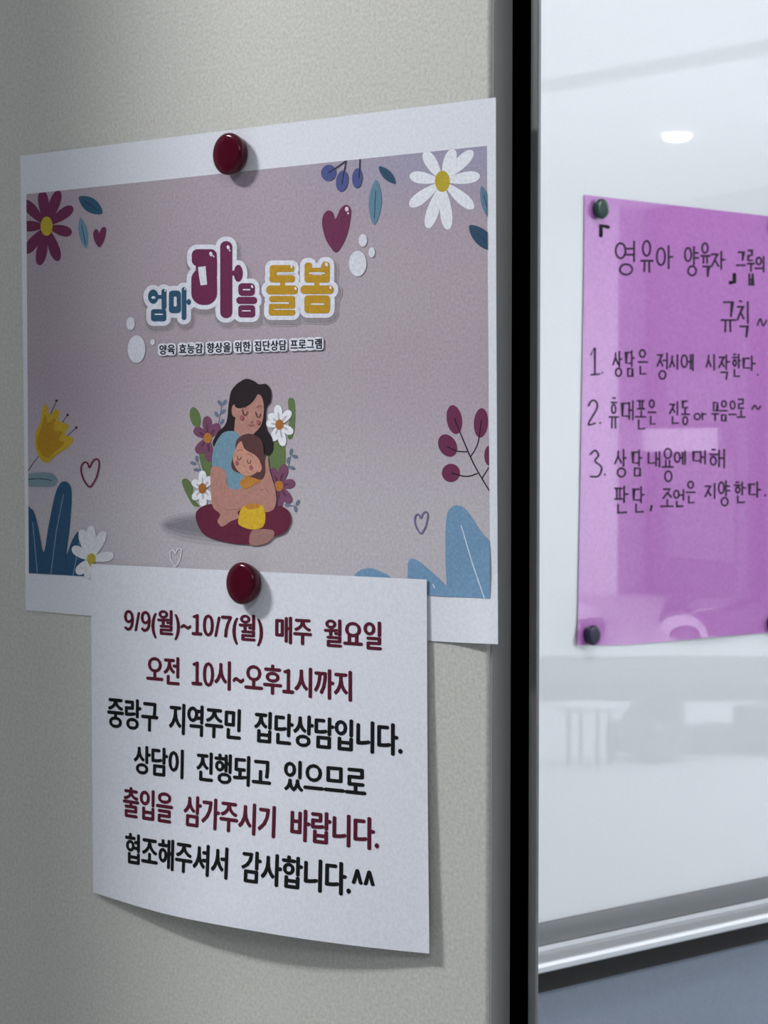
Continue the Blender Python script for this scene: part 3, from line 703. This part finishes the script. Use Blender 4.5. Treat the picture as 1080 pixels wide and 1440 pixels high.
LINES = [('9/9(월)~10/7(월)  매주  월요일', 175.5, 855, 894, 536, 875, 921, mar), ('오전  10시~오후1시까지', 207, 921, 960, 494, 944, 986, mar),
         ('중랑구  지역주민  집단상담입니다.', 152, 980, 1022, 565, 1019, 1063, blk), ('상담이  진행되고  있으므로', 189, 1048, 1087, 514, 1079, 1123, blk),
         ('출입을  삼가주시기  바랍니다.', 174, 1106, 1148, 532, 1151, 1196, mar), ('협조해주셔서  감사합니다.^^', 177, 1171, 1213, 526, 1218, 1264, blk)]
for txt, lx, lt, lb, rx, rt_, rb, col in LINES:
    vs = []; fs = []; x = 0.0
    for ch in txt:
        if ch == ' ': x += 0.27; continue
        gv, gf, g0, g1 = glyph(ch); n_ = len(vs)
        if ord(ch) < 127: k = 0.9; ox = x + .06 - g0 * k; adv = (g1 - g0) * k + .10
        else: k = 1.0; ox = x; adv = .90
        vs += [Vector((ox + a * k, b, 0)) for a, b in gv]; fs += [tuple(i + n_ for i in f) for f in gf]; x += adv
    x0, x1 = min(v.x for v in vs), max(v.x for v in vs); y0, y1 = min(v.y for v in vs), max(v.y for v in vs)
    a0, a1, b0, b1 = NO.at(lx, lt), NO.at(lx, lb), NO.at(rx, rt_), NO.at(rx, rb)
    em = (b0 - a0).length / (x1 - x0)
    mb = MB()
    for k, (dx, dy) in enumerate(((-.034, 0), (.034, 0), (0, .020), (0, -.020), (0, 0))):
        out = []
        for v in vs:
            u = (v.x - x0) / (x1 - x0); t = (v.y - y0) / (y1 - y0)
            p = a1.lerp(b1, u).lerp(a0.lerp(b0, u), t)
            p = p + Vector((dx * em * 1.2, 0, dy * em))
            e = no_lift(p.x, p.z) + LAYER * (2 + .5 * k); out.append(Vector((p.x, -e, p.z)))
        mb.add(out, fs)
    # face the reader
    F2 = []
    for f in mb.f:
        nn = (mb.v[f[1]] - mb.v[f[0]]).cross(mb.v[f[2]] - mb.v[f[0]])
        F2.append(f if nn.y < 0 else tuple(reversed(f)))
    mb.f = F2
    o = mb.obj('lettering', ink(*col), no); o['label'] = ('maroon' if col is mar else 'black') + ' printed line of Korean text'

magnet('button_magnet', 'dark red glossy magnet holding the top edge of the mauve poster', None, PO, 331, 217.5, .0091, .0062, M_red, 0.0003)
magnet('button_magnet', 'dark red glossy magnet pinning the printed notice over the poster', None, NO, 350, 820, .0091, .0062, M_red, 0.0003)

# ------------------------------------------------------------------ lobby in front, big hall behind the pane (mirrored in the glossy board)
CZ = 3.4
b = MB(); b.box(-6, 14.1, -5, 22.1, -0.1, 0.0); struct(b.obj('floor', M_floor))
b = MB(); b.box(-6, 14.1, 0.10, 22.1, CZ, CZ + 0.1); b.box(-6, 3.1, -5, 0.0, 2.5, 2.6); struct(b.obj('ceiling', M_white))
b = MB(); b.box(3.0, 3.1, -5, -0.02, 0, 2.5); b.box(-6, 3.1, -5.1, -5, 0, 2.5); b.box(-6.1, -6, -5.1, 0, 0, 2.5); struct(b.obj('wall_lobby', M_white))
b = MB(); b.box(14.0, 14.1, 0, 22.1, 0, CZ); struct(b.obj('wall_right', M_white))
b = MB(); b.box(-1.65, 14.1, 22.0, 22.1, 0, CZ); struct(b.obj('wall_back', M_white))
b = MB(); b.box(-1.30, -1.06, -0.19, -0.004, 0, 2.5, 0.004); struct(b.obj('light_blocker', M_white))  # unseen block, added to cast a soft shadow on the door's left side
def vpt(px, py, z=None, depth=None):
    """point of the hall whose mirror image in the board stands at this pixel: by its height or by its depth"""
    d = ray(px, py)
    t = (z - EYE.z) / d.z if z is not None else depth / d.dot(fwd0)
    p = EYE + d * t
    return Vector((2 * WX - p.x, p.y, p.z))
BC = Vector((WX, 1.3, 0))
# far wall through two floor points
fa, fb = vpt(905, 834, z=0), vpt(1120, 862, z=0)
dr = (fb - fa).normalized(); nrm = Vector((-dr.y, dr.x, 0)); 
if nrm.dot(BC - fa) < 0: nrm = -nrm
def slab(mb, p, q, z0, z1, th):
    p = Vector((p.x, p.y, 0)); q = Vector((q.x, q.y, 0)); t = (q - p).normalized(); n_ = Vector((-t.y, t.x, 0)) 
    if n_.dot(BC - p) < 0: n_ = -n_
    c = [p, q, q - n_ * th, p - n_ * th] if th > 0 else [p, q, q - n_ * th, p - n_ * th]
    v = [Vector((a.x, a.y, z)) for z in (z0, z1) for a in c]
    mb.add(v, [(0, 1, 2, 3), (7, 6, 5, 4), (0, 4, 5, 1), (1, 5, 6, 2), (2, 6, 7, 3), (3, 7, 4, 0)])
b = MB(); slab(b, fa - dr * 8, fb + dr * 4, 0, CZ, .12); struct(b.obj('wall_far', M_mid))
d0, d1 = fa + dr * .15, fa + dr * (.15 + .9)
b = MB(); slab(b, vpt(940, 838, z=0) , vpt(1046, 852, z=0), 0, 2.1, -.04); dd = struct(b.obj('door_2', M_mid))
b = MB(); P0 = vpt(945, 839, z=0); P1 = vpt(1040, 851, z=0)
slab(b, P0, P1, 1.50, 1.95, -.055); slab(b, P0, P1, .35, 1.2, -.055); b.obj('door_panel', M_pale, dd)
b = MB(); slab(b, vpt(868, 829, z=0), vpt(1020, 849, z=0), 1.26, 1.46, -.08); struct(b.obj('trim_6', M_white))
b = MB(); slab(b, vpt(1054, 854, z=0), vpt(1066, 856, z=0), 0, 2.3, -.10); struct(b.obj('trim_4', M_grey))
b = MB(); slab(b, vpt(868, 836, z=0), vpt(745, 828, z=0), 0, CZ, .4); struct(b.obj('wall_partition', M_white))
# ceiling soffit
s0, s1 = vpt(700, 140, z=CZ - .06), vpt(1200, 52, z=CZ - .06)
b = MB(); slab(b, s0, s1, CZ - .05, CZ, .12); struct(b.obj('trim_5', M_pale))
# downlight
M_lamp = bpy.data.materials.new('lamp_diffuser'); M_lamp.use_nodes = True; bb = M_lamp.node_tree.nodes['Principled BSDF']
bb.inputs['Emission Color'].default_value = (1, .98, .94, 1); bb.inputs['Emission Strength'].default_value = 14
lp = vpt(952, 186, z=CZ)
th_ = thing('ceiling_light', 'glowing round ceiling downlight mirrored in the board above the pink sheet', 'light', lp)
b = MB(); b.lathe([(.105, 0), (.105, -.010), (.098, -.014), (.092, -.014)], lp, (0, 0, 1), 40); b.obj('trim_ring', M_white, th_, True)
b = MB(); b.lathe([(.090, -.010), (.090, -.028), (.080, -.046), (.05, -.057), (.002, -.060)], lp, (0, 0, 1), 40); b.obj('diffuser', M_lamp, th_, True)
# low white oval table
tp = vpt(828, 1076, z=0)
tb = thing('low_table', 'low white oval table mirrored in the whiteboard below the pink sheet', 'table', tp)
b = MB(); 
pr = []
b.lathe([(.10, .225), (.145, .23), (.15, .24), (.145, .25), (.01, .252)], tp, (0, 0, 1), 40); b.obj('tabletop', M_white, tb, True)
for a_ in range(4):
    q = tp + Vector((math.cos(a_ * 1.57 + .5) * .09, math.sin(a_ * 1.57 + .5) * .09, 0)); b = MB(); b.tube([q, q + Vector((0, 0, .23))], .008); b.obj('leg', M_dark, tb)
# low grey armchair
ap = vpt(912, 1068, z=0)
ar = thing('armchair', 'small grey rounded armchair mirrored in the whiteboard', 'chair', ap)
b = MB(); b.box(ap.x - .14, ap.x + .14, ap.y - .13, ap.y + .13, .03, .16, .03, 3); b.obj('seat', M_grey, ar, True)
bk_ = MB(); vs = []; 
for k in range(13):
    t = math.pi * (k / 12) ; hz = .16 + .16 * math.sin(t)
    for (rr, z) in ((.15, .03), (.15, hz), (.11, hz), (.11, .03)): vs.append((ap.x + rr * math.cos(t), ap.y + rr * math.sin(t), z))
fs = [(i * 4 + j, i * 4 + (j + 1) % 4, (i + 1) * 4 + (j + 1) % 4, (i + 1) * 4 + j) for i in range(12) for j in range(4)] + [(0, 1, 2, 3), (51, 50, 49, 48)]
bk_.add(vs, fs); bk_.obj('backrest', M_grey, ar, True)
for k in range(4):
    sx_, sy_ = (1 if k % 2 else -1), (1 if k // 2 else -1); b = MB(); b.tube([(ap.x + sx_ * .11, ap.y + sy_ * .1, 0), (ap.x + sx_ * .11, ap.y + sy_ * .1, .04)], .01); b.obj('leg', M_dark, ar)
# low cabinets
for (px, wd_, h_, lab) in ((1000, .14, .12, 'low blue-grey cabinet beside the armchair, mirrored in the whiteboard'), (1076, .20, .20, 'taller blue-grey cabinet at the right edge, mirrored in the whiteboard')):
    cp = vpt(px, 1058, z=0); cb = thing('low_cabinet', lab, 'cabinet', cp)
    b = MB(); b.box(cp.x - wd_ / 2, cp.x + wd_ / 2, cp.y - .1, cp.y + .1, 0, h_, .004); b.obj('body', M_grey, cb)
    for s_ in (-1, 1):
        b = MB(); b.box(cp.x + s_ * wd_ / 4 - wd_ / 4 + .006, cp.x + s_ * wd_ / 4 + wd_ / 4 - .006, cp.y - .108, cp.y - .1, .015, h_ - .015, .002); dq = b.obj('door', M_mid, cb)
        b = MB(); b.lathe([(.006, 0), (.006, .01)], (cp.x + s_ * .012, cp.y - .108, h_ * .6), (0, -1, 0), 10); b.obj('knob', M_alu, dq)
# low rug-like platform beyond the furniture
p0, p1 = vpt(700, 985, z=0.0), vpt(1160, 985, z=0.0)
b = MB(); slab(b, p0, p1, 0, .10, 1.6); tag(b.obj('platform', M_mid), 'long low grey platform behind the small furniture, mirrored in the whiteboard', 'platform')

for o in list(bpy.data.objects):
    if '_o' in o: del o['_o']
